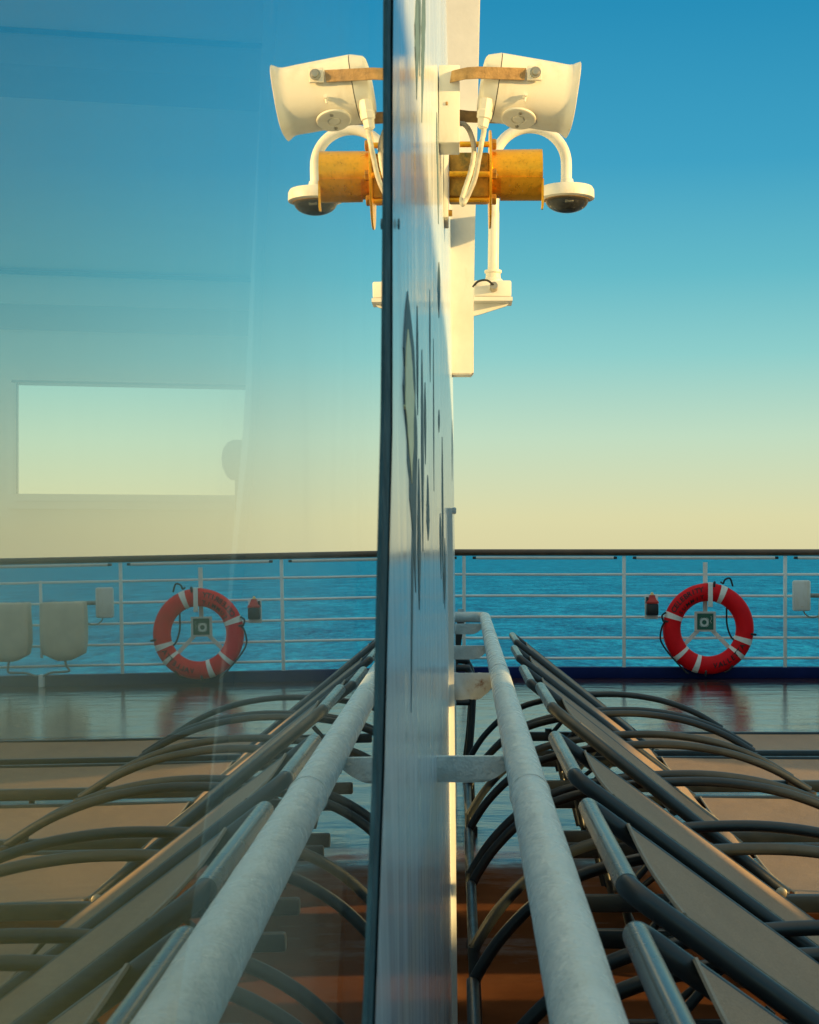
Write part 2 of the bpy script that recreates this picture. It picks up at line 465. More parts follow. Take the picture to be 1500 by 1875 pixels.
# grab line and clips
def rope(pts, name='grab_line', r=.0075):
    bm = NB(); add_tube(bm, catmull(pts, 8), r, 8); return build(name, bm, M['rope'], ringE)
rope([(.10, -.03, .385), (.115,-.055,.375), (.13, -.05, .405), (.175, -.03, .415), (.20, -.02, .35)])
rope([(.155,.01,.25), (.152,.0,.14), (.155,-.005,.03), (.19,-.005,-.07), (.25,-.005,-.11), (.31,.01,-.10)])
rope([(-.36,-.03,.06), (-.385,-.04,.02), (-.40,-.035,-.06), (-.385,-.03,-.12), (-.33,-.03,-.20), (-.27,-.045,-.27), (-.20,-.05,-.345), (-.17,-.05,-.37)])
rope([(-.352,-.03,.135), (-.385,-.035,.11), (-.375,-.03,.06)])
rope([(.13,-.03,-.36), (.17,-.045,-.335), (.195,-.04,-.30)])
for deg, r in ((83, .37), (170, .36), (-7, .37), (266, .365)):
    bm = NB(); a = radians(deg)
    add_box(bm, (r*cos(a), -.03, r*sin(a)), (.05, .03, .018), .005, Euler((0, -a, 0)))
    build('rope_clip', bm, M['black_plastic'], ringE)
stand = empty('ring_stand', (2.045, RY-.04, 0), 'white flat bar stand on the railing that carries the red life ring', 'ring stand')
bm = NB()
bx(bm, -.0185, .0185, -.012, -.006, .50, .965, .002)
build('upright', bm, M['white'], stand)
for s in (-1, 1):
    bm = NB()
    a = Vector((s*.06, -.010, .40)); b_ = Vector((s*.27, -.010, .185)); mid = (a+b_)/2; L = (b_-a).length
    add_box(bm, mid, (L, .006, .034), .002, Euler((0, atan2(-(b_-a).z, (b_-a).x), 0)))
    build('arm', bm, M['white'], stand)
bm = NB()
bx(bm, .004, .042, -.145, -.138, .60, .80, .002); bx(bm, .004, .042, -.138, -.013, .795, .80, .001)
build('hanger_strap', bm, M['tape'], stand)
sign = empty('safety_sign', (2.043, RY-.06, .475), 'square green safety sign with white lifebuoy picture, seen through the ring', 'sign')
bm = NB(); bx(bm, -.088, .088, -.008, .012, -.083, .083, .003); build('sign_frame', bm, M['white'], sign)
bm = NB(); bx(bm, -.067, .067, -.012, -.008, -.067, .067); build('sign_face', bm, M['sign_green'], sign)
bm = NB()
def flat_ring(bm, cx, cz, r0, r1, y, a0=0, a1=2*pi, n=36):
    A, B = [], []
    full = abs(a1-a0-2*pi) < 1e-6
    for i in range(n+(0 if full else 1)):
        a = a0+(a1-a0)*i/n
        A.append(bm.verts.new((cx+r0*cos(a), y, cz+r0*sin(a)))); B.append(bm.verts.new((cx+r1*cos(a), y, cz+r1*sin(a))))
    k = len(A)
    for i in range(k if full else k-1): bm.faces.new((A[i], A[(i+1) % k], B[(i+1) % k], B[i]))
flat_ring(bm, -.009, -.006, .019, .037, -.0135)
for q in range(4): flat_ring(bm, -.009, -.006, .040, .0435, -.0135, radians(25+90*q), radians(65+90*q), 8)
for q in range(6):
    a = radians(10+q*22); flat_ring(bm, .047+.006*sin(q*1.3), .02-.010*q+.02, 0.001, .0035, -.0135, n=10)
build('pictogram', bm, M['sign_white'], sign, smooth=False)

# ------------------------------------------------------------------ small fittings on the railing
mk = empty('marker_light', (1.60, RY-.03, .595), 'red and black buoy marker light clipped to the railing left of the ring', 'marker light')
bm = NB(); bx(bm, -.055, .055, -.010, -.004, -.10, .105, .003); build('mounting_plate', bm, M['rail_white'], mk)
bm = NB(); bx(bm, -.05, .05, -.10, -.011, -.068, .03, .012); build('battery_case', bm, M['black_plastic'], mk)
bm = NB()
add_loft(bm, [[Vector((x*sx, y*sy-.055, z)) for x, y in ((-1,-1),(1,-1),(1,1),(-1,1))] for z, sx, sy in ((.031,.05,.045),(.045,.05,.045),(.06,.034,.036),(.085,.024,.026),(.10,.022,.024))])
build('light_head', bm, M['red_plastic'], mk, angle=25)
bm = NB(); add_lathe(bm, [(.10,.014),(.112,.014),(.120,.009),(.124,.003)], (0,-.055,0), seg=16); build('lens', bm, M['beacon'], mk)
bm = NB(); bx(bm, -.05, -.034, -.085, -.03, .031, .085, .004); build('clamp', bm, M['black_plastic'], mk)

jb = empty('junction_box', (2.838, RY-.03, .69), 'white plastic electrical box with a cable, right of the last railing post', 'electrical box')
bm = NB(); bx(bm, -.073, .073, -.075, -.012, -.127, .127, .018); build('box_body', bm, M['white'], jb)
bm = NB(); bx(bm, .046, .050, -.0765, -.0745, -.12, .12); bx(bm, -.010, .012, -.0765, -.075, -.095, -.088); build('lid_edge', bm, M['canvas'], jb)
bm = NB(); add_tube(bm, catmull([(.02,-.04,-.126), (.03,-.04,-.15), (.07,-.04,-.178), (.13,-.035,-.175), (.19,-.03,-.13)], 6), .006, 8); build('cable', bm, M['grey_cable'], jb)
bm = NB(); add_tube(bm, [(.073,-.03,-.0), (.20,-.03,-.0)], .018, 10); build('conduit', bm, M['grey_cable'], jb)

cover_lab = ['pale canvas covered box on the railing, the one nearer the white electrical box', 'pale canvas covered box on the railing, farther from the white electrical box']
for i, x in enumerate((3.16, 3.62)):
    cb = empty('covered_box', (x, RY-.05, .48), cover_lab[i], 'covered box', 'canvas covered boxes on the railing')
    bm = NB(); rr = random.Random(3+i); rings = []
    for z, sx, sy in ((-.255,.05,.05),(-.235,.10,.07),(-.20,.165,.09),(-.10,.185,.10),(.05,.182,.10),(.15,.180,.10),(.212,.178,.095),(.226,.168,.085)):
        ring = []
        for j in range(36):
            a = 2*pi*j/36
            q = (abs(cos(a))**8+abs(sin(a))**8)**(-1/8)
            k = 1+rr.uniform(-.02,.02)
            ring.append(Vector((sx*q*cos(a)*k, -.10+sy*q*sin(a)*k, z+rr.uniform(-.004,.004))))
        rings.append(ring)
    add_loft(bm, rings); build('canvas_cover', bm, M['canvas'], cb, angle=60)
    bm = NB(); bx(bm, .20-.43*0, .222, -.02, .004, -.24, .40, .003); build('mounting_post', bm, M['rail_white'], cb)
    s = 1 if i == 0 else -1
    bm = NB(); add_tube(bm, catmull([(0,-.09,-.25), (-s*.01,-.09,-.30), (-s*.03 if i == 0 else .01,-.08,-.345), (s*.04,-.06,-.355), (s*.13,-.05,-.36), (s*.205,-.03,-.39)], 8), .010, 8)
    build('power_cable', bm, M['grey_cable'], cb)
bm = NB(); bx(bm, 3.355, 3.395, RY-.10, RY-.03, 0.0, .105, .006)
tag(build('cable_gland_box', bm, M['rail_white']), 'small pale cable outlet on the deck edge below the canvas covered boxes', 'cable outlet')

# ------------------------------------------------------------------ deckhouse: window, mullion, wall, room
LEAN = .0101
C0 = -.050
def gx(z): return C0 - LEAN*(z-EYE)                       # outer glass plane
def joint(z, right=False):
    """the raked end of the pane: distance along the wall at height z"""
    a = [(-1.05,-.02), (-.25,.80), (-.13,.927), (0,1.01), (.09,1.073), (.37,1.18), (1.6,1.62)]
    b_ = [(-1.05,.10), (-.25,.934), (-.13,1.08), (0,1.19), (.09,1.27), (.37,1.298), (1.6,1.74)]
    if right: b_ = [(q[0], p[1]+.55*(q[1]-p[1])) for p, q in zip(a, b_)]
    tb = b_ if right else a; Z = z-EYE
    for (z0, y0), (z1, y1) in zip(tb, tb[1:]):
        if Z <= z1: return y0+(y1-y0)*(Z-z0)/(z1-z0)
    return tb[-1][1]
def base_x(y):
    tb = [(-.5,-.0475), (1.19,-.0465), (1.6,-.0425), (2.3,-.037), (2.9,-.030), (3.6,-.0245), (5,-.0215), (7.3,-.020)]
    if y <= tb[0][0]: return tb[0][1]
    for (y0, x0), (y1, x1) in zip(tb, tb[1:]):
        if y <= y1: return x0+(x1-x0)*(y-y0)/(y1-y0)
    return tb[-1][1]
def wx(y, z): return base_x(y)-LEAN*(z-EYE)
house = empty('deckhouse', (0,0,0), 'white deckhouse with a big mirror-like window pane on the left and a glossy painted wall', 'deckhouse')
ZT = 2.62
zs = [0, .15, .3, .5, .65, .8, .9, 1.0, 1.05, 1.14, 1.28, 1.42, 1.7, 2.0, 2.3, ZT]
bm = NB()
TH = .0075
fr_ = [(bm.verts.new((gx(z), -2.5, z)), bm.verts.new((gx(z), joint(z)+.004, z))) for z in (zs[0], ZT)]
cols = [bm.verts.new((gx(z), joint(z)+.004, z)) for z in zs]
near = [bm.verts.new((gx(z), -2.5, z)) for z in zs]
for v in [v for p in fr_ for v in p]: bm.verts.remove(v)
for i in range(len(zs)-1): bm.faces.new((near[i], cols[i], cols[i+1], near[i+1]))
pane = build('window_pane', bm, M['pane'], house, smooth=False)
pane['label'] = 'mirror-like window pane'
bm = NB()
cols = [bm.verts.new((gx(z)-TH, joint(z)+.004, z)) for z in zs]
near = [bm.verts.new((gx(z)-TH, -2.5, z)) for z in zs]
for i in range(len(zs)-1): bm.faces.new((near[i], cols[i], cols[i+1], near[i+1]))
build('inner_pane', bm, M['pane_back'], pane, smooth=False)
# gasket along the raked joint
bm = NB(); rg = random.Random(5)
zz = [i*ZT/120 for i in range(121)]
L_, R_, L2, R2 = [], [], [], []
wob = [0.0]
for z in zz: wob.append(max(-.030, min(.030, wob[-1]*.93+rg.uniform(-.012, .012))))
for z in zz:
    a, b_ = joint(z), joint(z, True)+wob[int(z/ZT*120+.5)]+rg.uniform(-.004, .004)
    L_.append(bm.verts.new((gx(z)+.0012, a, z))); R_.append(bm.verts.new((gx(z)+.0022, b_, z)))
    L2.append(bm.verts.new((gx(z)-.012, a, z))); R2.append(bm.verts.new((gx(z)-.012, b_, z)))
for i in range(120):
    bm.faces.new((L_[i], R_[i], R_[i+1], L_[i+1])); bm.faces.new((L2[i], L_[i], L_[i+1], L2[i+1])); bm.faces.new((R_[i], R2[i], R2[i+1], R_[i+1]))
build('window_gasket', bm, M['gasket'], house, smooth=False)
# painted wall panel
bm = NB()
YE = 7.15
ysn = [0, .01, .03, .06, .12, .2, .3, .4, .5, .6, .7, .8, .9, 1]
grid = []
for z in [i*ZT/60 for i in range(61)]:
    s = joint(z, True)-.022
    grid.append([(wx(s+(YE-s)*u, z)+.0026*min(1, u*40), s+(YE-s)*u, z) for u in ysn])
V = [[bm.verts.new(p) for p in row] for row in grid]
for r0, r1 in zip(V, V[1:]):
    for i in range(len(ysn)-1): bm.faces.new((r0[i], r0[i+1], r1[i+1], r1[i]))
BK = [[bm.verts.new((-.15, row[k][1], row[k][2])) for k in (0, -1)] for row in grid]
for r in range(60):
    bm.faces.new((V[r][-1], V[r+1][-1], BK[r+1][1], BK[r][1]))
    bm.faces.new((BK[r][0], BK[r+1][0], BK[r+1][1], BK[r][1]))
bm.faces.new(V[-1]+[BK[-1][1], BK[-1][0]])
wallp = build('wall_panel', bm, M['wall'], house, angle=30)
# chips and scars in the paint: thin flakes of primer lying on the panel
def chip(mat, pts, name='paint_chip', off=.0006):
    """outline given as (distance along wall, height)"""
    bm = NB()
    A = [bm.verts.new((wx(y, z)+.0026+off, y, z)) for y, z in pts]
    B_ = [bm.verts.new((wx(y, z)+.0020, y, z)) for y, z in pts]
    bm.faces.new(A); n = len(A)
    for i in range(n): bm.faces.new((A[i], A[(i+1) % n], B_[(i+1) % n], B_[i]))
    bmesh.ops.triangulate(bm, faces=[f for f in bm.faces if len(f.verts) > 4])
    build(name, bm, mat, wallp, smooth=False)
def spindle(y, z0, z1, w, peak=.4, n=14, lean=0, seed=0):
    r = random.Random(seed); left, right = [], []
    for i in range(n+1):
        u = i/n
        sh = (u/peak)**.6 if u < peak else ((1-u)/(1-peak))**.8
        z = z0+(z1-z0)*u; yy = y+lean*u
        k = r.uniform(.8, 1.2)
        left.append((yy-w*sh*.5*k, z)); right.append((yy+w*sh*.5*r.uniform(.8,1.2), z))
    pts = left+right[-2:0:-1]
    return pts
def wall_at(px, py):
    """distance along the wall and height of a mark"""
    d = 1.5
    for _ in range(60):
        z = EYE-(py-1011)*d/F
        d += (F*wx(d, z)/(px-840)-d)*.5
        d = max(1.2, min(7, d))
    return d, EYE-(py-1011)*d/F
def streak(mat, px, y0, y1, wpx, peak=.5, px1=None, off=.0006, seed=0, name='paint_chip'):
    wpx *= .62 if wpx < 15 else 1
    px1 = px if px1 is None else px1
    r = random.Random(seed); n = 16; L, R = [], []
    for i in range(n+1):
        u = i/n
        sh = sin(pi/2*u/peak)**.8 if u < peak else cos(pi/2*(u-peak)/(1-peak))**1.3 if u < 1 else 0
        c = px+(px1-px)*u; y = y0+(y1-y0)*u
        L.append(wall_at(c-wpx*sh*.5*r.uniform(.85,1.15)-.15, y)); R.append(wall_at(c+wpx*sh*.5*r.uniform(.85,1.15)+.15, y))
    chip(mat, L+R[::-1], name, off)
streak(M['chip_dark'], 740, 533, 1085, 21, .32, 756, seed=1)
streak(M['chip_yellow'], 740, 603, 885, 15.5, .45, 747, off=.0012, seed=2, name='yellow_primer')
for a in ((750, 950, 1305, 5, .3, 747), (762, 840, 1117, 8, .6, 763), (768, 640, 1010, 6, .5, 770), (779, 870, 990, 8, .7, 780),
          (759, 560, 760, 4, .5, 760), (774, 700, 850, 5, .5, 775), (801, 480, 582, 7, .4, 801), (801, 750, 792, 4, .5, 801),
          (803, 940, 1060, 5, .4, 805), (807, 800, 1105, 4, .5, 809), (812, 985, 1115, 5, .6, 812), (826.5, 770, 880, 2, .4, 826.5),
          (760, -40, 182, 14, .4, 758), (773, -60, 225, 11, .4, 768), (764, -60, 140, 6, .4, 764), (797, 205, 300, 3, .4, 797),
          (798, 260, 410, 3, .5, 800), (724, 400, 420, 3, .5, 724), (783, 530, 700, 3, .5, 784), (790, 620, 900, 2.5, .5, 791)):
    streak(M['chip_dark'], a[0], a[1], a[2], a[3], a[4], a[5], seed=int(a[0]+a[1]))
# raised trim on the lower wall, and its bolt
bm = NB()
rows = []
for z in (0.001, .4, .8, 1.145):
    x = wx(3.5, z)
    rows.append([Vector((x-.002, 3.47, z)), Vector((x+.0125, 3.47, z)), Vector((x+.0125, 3.56, z)), Vector((x-.002, 3.56, z))])
add_loft(bm, rows); tr = build('trim_strip', bm, M['white'], wallp, smooth=False)
bm = NB(); add_box(bm, (wx(3.5, 1.14)+.016, 3.5, 1.140), (.010, .03, .014), .003)
build('lug', bm, M['rusty'], wallp)
# inner mullion
bm = NB(); A = []
for z in zs:
    y = joint(z)+.125
    A.append([Vector((-.160-LEAN*(z-EYE)*.3, y, z)), Vector((gx(z)-.022, y, z)), Vector((gx(z)-.022, y+.25, z)), Vector((-.160-LEAN*(z-EYE)*.3, y+.25, z))])
add_loft(bm, A); build('mullion', bm, M['mullion'], house, smooth=False)
# room behind the glass
room = build('interior_floor', (lambda bm: (bx(bm, -5, -.20, -3, 11, .005, .02), bm)[1])(NB()), M['room_floor'], house, smooth=False)
build('ceiling', (lambda bm: (bx(bm, -2.75, -.085, 2.9, 11.5, 2.62, 2.70), bm)[1])(NB()), M['room_white'], house, smooth=False)  # stops short: roof left open over the unseen part to let light in
for a in ((0, .5), (2.45, 2.619)):
    build('partition', (lambda bm: (bx(bm, -5.1, -5.0, -3, 11.5, a[0], a[1]), bm)[1])(NB()), M['room_white'], house, smooth=False)
bm = NB(); add_box(bm, (-2.7, 4.72, 2.565), (4.4, .37, .107), 0, Euler((0, 0, radians(12)))); build('ceiling_beam', bm, M['room_beam'], house, smooth=False)
bm = NB(); add_box(bm, (-2.7, 4.53, 2.612), (4.4, .012, .016), 0, Euler((0, 0, radians(12)))); build('ceiling_groove', bm, M['gasket'], house, smooth=False)
build('side_wall', (lambda bm: (bx(bm, -.62, -.16, 7.10, 7.145, 0, 2.619), bx(bm, -.66, -.60, 7.146, 9.6, 0, 2.619), bm)[2])(NB()), M['white'], house, smooth=False)
# end wall with a wide low window, turned a little
ang = radians(-12)
ew = empty('end_wall', (-2.0, 9.0, 0)); ew.parent = house; ew.rotation_euler = (0,0,-ang)
bm = NB()
wl, wr, wb, wt = -.45, .90, 1.373, 1.985
bx(bm, -3.0, wl, 0, .12, .02, 2.615); bx(bm, wr, 1.34, 0, .12, .02, 2.615)
bx(bm, wl, wr, .001, .119, .02, wb); bx(bm, wl, wr, .001, .119, wt, 2.614)
end_wall_mesh = build('end_wall_panel', bm, M['room_white'], ew, smooth=False)
bm = NB()
for a in ((wl-.03, wl+.006, wb, wt), (wr-.006, wr+.03, wb, wt), (wl-.03, wr+.03, wb-.04, wb-.001), (wl-.03, wr+.03, wt+.001, wt+.03)):
    bx(bm, a[0], a[1], -.02, -.002, a[2], a[3])
build('end_window_frame', bm, M['room_white'], ew, smooth=False)
bm = NB(); bx(bm, wl-.05, wr+.05, -.045, -.003, wb-.085, wb-.045); build('window_sill', bm, M['room_white'], ew, smooth=False)
bm = NB(); bx(bm, wl-.03, wr+.03, -.024, -.021, wt+.002, wt+.014); bx(bm, wl-.006, wl+.004, -.024, -.021, wb, wt); build('frame_gap', bm, M['gasket'], ew, smooth=False)
bm = NB(); bx(bm, -2.9, 1.3, -.03, -.003, 2.585, 2.606); build('cornice_gap', bm, M['gasket'], ew, smooth=False)
bm = NB(); bx(bm, -2.9, 1.3, -.02, -.003, 2.28, 2.42); build('cornice', bm, M['room_beam'], ew, smooth=False)

# unlit lamp standing inside, at the right edge of the end window
fl_ = empty('floor_lamp', (-1.03, 7.5, .02), 'dim rounded lamp inside the deckhouse at the right edge of its bright window', 'lamp')
bm = NB(); add_lathe(bm, [(0,.13),(.015,.13),(.022,.02)], seg=28); build('lamp_base', bm, M['black_plastic'], fl_)
bm = NB(); add_cyl(bm, (0,0,.02), (0,0,1.38), .012); build('lamp_pole', bm, M['black_plastic'], fl_)
bm = NB(); add_lathe(bm, [(1.365,.03),(1.385,.052),(1.43,.070),(1.47,.074),(1.51,.066),(1.54,.046),(1.552,.02)], seg=28); build('lamp_shade', bm, M['room_beam'], fl_)

# ------------------------------------------------------------------ hanging post on the wall
post = empty('steel_post', (0, 6.0, 0), 'sunlit cream steel post hanging down the wall behind the loudspeaker', 'post')
bm = NB()
rows = []
for z, x0, x1 in ((1.713, -.034, .052), (2.2, -.040, .060), (3.2, -.055, .082)):
    rows.append([Vector((x0, 0, z)), Vector((x1, 0, z)), Vector((x1, .11, z)), Vector((x0, .11, z))])
add_loft(bm, rows)
bmesh.ops.bevel(bm, geom=[e for e in bm.edges if e.calc_length() > .3 or all(v.co.z < 1.8 for v in e.verts)], offset=.004, segments=2, affect='EDGES')
build('post_body', bm, M['white'], post, angle=30)
bm = NB(); bx(bm, .052, .056, .02, .09, 1.72, 1.95, .001); build('side_flange', bm, M['white'], post)

# ------------------------------------------------------------------ dome camera on a gooseneck
DY = 5.8
cs = empty('security_camera', (0, DY, 0), 'white dome security camera hanging from a curved pipe on a bracket box', 'camera')
pts = [Vector((.124, 0, 2.04)), Vector((.126, 0, 2.2)), Vector((.128, 0, 2.45))]
cxa, cza, ra = .258, 2.448, .130
for i in range(1, 24):
    a = pi-pi*i/24
    pts.append(Vector((cxa+ra*cos(a), -.0, cza+ra*sin(a))))
pts += [Vector((.388, 0, 2.44)), Vector((.388, 0, 2.375))]
bm = NB(); add_tube(bm, pts, .0195, 20); build('gooseneck_pipe', bm, M['horn'], cs, angle=60)
bm = NB(); add_lathe(bm, [(2.020,.034),(2.030,.034),(2.036,.027),(2.052,.026),(2.056,.031),(2.064,.031),(2.066,.02)], (.124,0,0), seg=28); build('pipe_collar', bm, M['horn'], cs)
bm = NB(); add_lathe(bm, [(2.318,.086),(2.322,.098),(2.330,.0985),(2.352,.0975),(2.362,.092),(2.372,.05),(2.378,.024),(2.392,.022)], (.390,0,0), seg=48)
hous = build('housing', bm, M['horn'], cs, angle=30)
bm = NB(); add_lathe(bm, [(2.3175,.083),(2.316,.082)], (.390,0,0), seg=40); build('housing_ring', bm, M['strap'], hous)
bm = NB()
prof = [(2.3165-.044*sin(a*pi/2/10)**1.0, .078*cos(a*pi/2/10)) for a in range(0, 10)]
add_lathe(bm, prof, (.390,0,0), seg=40, cap0=False); build('dome', bm, M['dome'], cs, angle=80)
bm = NB()
add_lathe(bm, [(2.314,.06),(2.305,.056),(2.292,.042),(2.286,.032),(2.283,.030),(2.281,.018)], (.390,0,0), seg=32); eye = build('camera_eye', bm, M['black_plastic'], cs)
for a in (35, 155, 275):
    bm = NB(); add_box(bm, (.390+.050*cos(radians(a)), .050*sin(radians(a)), 2.306), (.030, .012, .014), .003, Euler((0, 0, radians(a+90)))); build('lens_mount', bm, M['steel'], eye)
bm = NB(); bx(bm, .054, .188, -.055, .055, 1.962, 2.02, .006); build('base_box', bm, M['white'], cs)
bm = NB(); add_prism(bm, [(.054,1.946),(.192,1.946),(.192,1.960),(.054,1.960)], -.062, .062); add_prism(bm, [(.054,1.90),(.075,1.905),(.17,1.935),(.182,1.9455),(.054,1.9455)], -.006, .006)
build('shelf_bracket', bm, M['white'], cs, smooth=False)
bm = NB(); add_cyl(bm, (.125,-.055,1.99), (.125,-.085,1.997), .014); build('cable_gland', bm, M['steel'], cs)
bm = NB(); add_tube(bm, catmull([(.125,-.08,1.998), (.10,-.10,2.012), (.07,-.09,2.010), (.052,-.04,2.0)], 6), .004, 8); build('cable', bm, M['rope'], cs)

# ------------------------------------------------------------------ loudspeaker
HY = 2.9
hs = empty('loudspeaker', (.123, HY, 1.877), 'sunlit cream outdoor loudspeaker with flared mouth on a rusty strap bracket', 'loudspeaker')
hs.rotation_euler = (0, radians(8.4), radians(4))
def sup(x, ry, rz, ex, n=48, oz=0):
    ring = []
    for j in range(n):
        a = 2*pi*j/n
        q = (abs(cos(a))**ex+abs(sin(a))**ex)**(-1/ex)
        ring.append(Vector((x, ry*q*cos(a), oz+rz*q*sin(a))))
    return ring
bm = NB()
secs = [(-.0845,.040,.040,2.6),(-.083,.046,.047,2.6),(-.079,.050,.052,2.6),(-.058,.057,.0585,2.5),(-.0565,.0575,.0588,2.5)]
add_loft(bm, [sup(*s) for s in secs]); build('back_cap', bm, M['horn'], hs, angle=28)
bm = NB()
secs = [(-.0548,.0575,.0588,2.5),(.04,.0582,.0584,2.5),(.060,.0575,.0577,2.55),(.067,.0576,.0578,2.6),(.0735,.0592,.0592,2.7),(.0800,.0625,.0625,2.9),(.0840,.0640,.0640,3.0),(.0848,.0630,.0630,3.0),(.076,.057,.057,2.8),(.05,.045,.045,2.4)]
add_loft(bm, [sup(*s) for s in secs]); build('speaker_body', bm, M['horn'], hs, angle=24)
bm = NB(); add_loft(bm, [sup(-.0566,.0560,.0574,2.5), sup(-.0547,.0560,.0574,2.5)]); build('seam', bm, M['black_plastic'], hs)
# strap arms
for yy, zz in ((-.0640, .0165), (.0640, -.026)):
    bm = NB()
    path = [(-.150,yy*.30), (-.135,yy*.62), (-.115,yy*.9), (-.095,yy), (-.02,yy), (-.012,yy)]
    rows = []
    for i, (x, y) in enumerate(path):
        sgn = -1 if yy < 0 else 1
        zc = zz+(x-.02)*.135
        rows.append([Vector((x, y, zc-.0105)), Vector((x, y+sgn*.0035, zc-.0105)), Vector((x, y+sgn*.0035, zc+.0105)), Vector((x, y, zc+.0105))])
    add_loft(bm, rows); arm = build('bracket_arm', bm, M['strap'], hs, angle=30)
    sgn = -1 if yy < 0 else 1
    bm = NB(); add_box(bm, (.0035, yy+sgn*.002, zz), (.026, .008, .026), .002, Euler((0, radians(-8), 0))); build('washer_plate', bm, M['horn'], hs)
    bm = NB()
    add_lathe(bm, [(yy+sgn*.006, .0098), (yy+sgn*.010, .0098), (yy+sgn*.0105, .0065), (yy+sgn*.014, .006), (yy+sgn*.0145, .003)], (.0045, 0, zz), axis='y', seg=24)
    build('bolt', bm, M['steel'], hs)
# round hatch on the lower front side
hm = Matrix.Translation((-.010, -.0285, -.0548)) @ Euler((radians(161), 0, 0)).to_matrix().to_4x4()
bm = NB(); add_lathe(bm, [(0,.031),(.0035,.031),(.0045,.029),(.0045,.013),(.0030,.012),(.0030,.010),(.0052,.0095),(.0055,.006)], seg=40)
bmesh.ops.transform(bm, matrix=hm, verts=bm.verts[:])
build('hatch', bm, M['horn'], hs, angle=25)
bm = NB()
for a in (90, 270):
    add_lathe(bm, [(.0045,.0032),(.0062,.0030),(.0066,.001)], (.020*cos(radians(a)), .020*sin(radians(a)), 0), seg=12)
bmesh.ops.transform(bm, matrix=hm, verts=bm.verts[:]); build('hatch_screw', bm, M['steel'], hs)
bm = NB(); add_cyl(bm, (-.006,-.054,-.024), (-.006,-.066,-.022), .0036, 12); add_cyl(bm, (-.006,-.061,-.024), (-.006,-.060,-.034), .0022, 10); build('toggle', bm, M['horn'], hs)
# gland
bm = NB()
add_lathe(bm, [(-.030,.0115),(-.036,.0125),(-.050,.0120),(-.052,.0135),(-.064,.0130),(-.066,.0105),(-.080,.0095),(-.083,.006)], (-.072, -.042, -.006), seg=8)
build('cable_gland', bm, M['horn'], hs, angle=20)
# mounting bracket box on the wall
bm = NB()
xw = wx(HY, 1.86)
bx(bm, xw+.0028, xw+.040, HY-.045, HY+.045, 1.776, 1.914, .002)
mp = empty('bracket_box', (0,0,0), 'cream steel bracket box on the wall that holds the loudspeaker arms', 'bracket')
build('box_body', bm, M['white'], mp, angle=30)
bm = NB(); add_box(bm, (xw+.017, HY-.046, 1.845), (.004,.003,.006), .0008); build('rivet', bm, M['strap'], mp)

cab = [at(887,226,2.855), at(886,242,2.85), at(882,262,2.84), at(877,290,2.85), at(872,318,2.86), at(865,340,2.87), at(855,362,2.88), at(848,374,2.88), at(846,366,2.89), at(852,345,2.90), at(861,318,2.91), at(866,296,2.92), at(868,275,2.93), at(866,258,2.93), at(860,240,2.93), at(851,228,2.92), at(842,226,2.92)]
bm = NB(); add_tube(bm, catmull(cab, 8), .0046, 10, jitter=.05)
tag(build('speaker_cable', bm, M['cable'], None, angle=70), 'paint-spotted pale cable looping from the loudspeaker down past the amber lamp', 'cable')

# ------------------------------------------------------------------ amber lamp
LY = 3.4
lp = empty('wall_lamp', (0, LY, 1.848), 'amber brass cylinder lamp on a round flange below the cream loudspeaker', 'wall lamp')
xw = wx(LY, 1.85)+.0028
bm = NB(); bx(bm, xw, xw+.010, -.06, .06, -.103, .035, .002); build('base_plate', bm, M['white'], lp)
bm = NB(); add_box(bm, (xw+.053, 0, -.010), (.084, .085, .092), .004); build('connection_box', bm, M['old_brass'], lp)
bm = NB()
add_lathe(bm, [(xw+.012,.036),(.062,.036)], (0,0,-.004), axis='x', seg=28); build('inner_barrel', bm, M['brass'], lp)
bm = NB(); add_lathe(bm, [(.0635,.099),(.0645,.1015),(.0680,.1015),(.069,.099)], (0,0,-.012), axis='x', seg=56); build('flange', bm, M['brass'], lp, angle=30)
for (yy, zz) in ((-.035,.054),(-.060,-.014),(-.030,-.060),(.05,-.04),(.045,.04)):
    bm = NB(); add_cyl(bm, (xw+.012, yy, zz), (.078, yy, zz), .0062, 12)
    rd = build('rod', bm, M['brass'], lp)
    bm = NB(); add_lathe(bm, [(.0692,.0115),(.0775,.0115),(.079,.009)], (0,yy,zz), axis='x', seg=6); build('nut', bm, M['old_brass'], rd, smooth=False)
bm = NB(); add_lathe(bm, [(.0692,.0485),(.071,.0500),(.172,.0515),(.1755,.0515),(.1755,.0490),(.12,.0480)], (0,0,0), axis='x', seg=56, cap1=True); build('barrel', bm, M['brass'], lp, angle=30)
# lower hood plate and end lip
bm = NB()
rows = []
for x, w in ((.088,.012),(.12,.020),(.15,.035),(.168,.050),(.1745,.0535)):
    ring = []
    for j in range(13):
        a = radians(-90-52+8.67*j) if False else radians(198+j*10)
        ring.append(Vector((x, .0545*cos(a), .0545*sin(a)-.001)))
    for j in range(12, -1, -1):
        a = radians(198+j*10)
        ring.append(Vector((x, .0522*cos(a), .0522*sin(a)-.001)))
    rows.append(ring)
add_loft(bm, rows); build('lower_hood', bm, M['brass'], lp, angle=30)
bm = NB(); add_prism(bm, [(.1728,-.02),(.1775,-.02),(.1775,-.075),(.176,-.083),(.172,-.083),(.1728,-.07)], -.046, -.036); build('end_lip', bm, M['brass'], lp, smooth=False)
bm = NB(); add_lathe(bm, [(xw+.0105,.007),(xw+.018,.007)], (0,-.045,-.092), axis='x', seg=6); build('base_bolt', bm, M['old_brass'], lp, smooth=False)

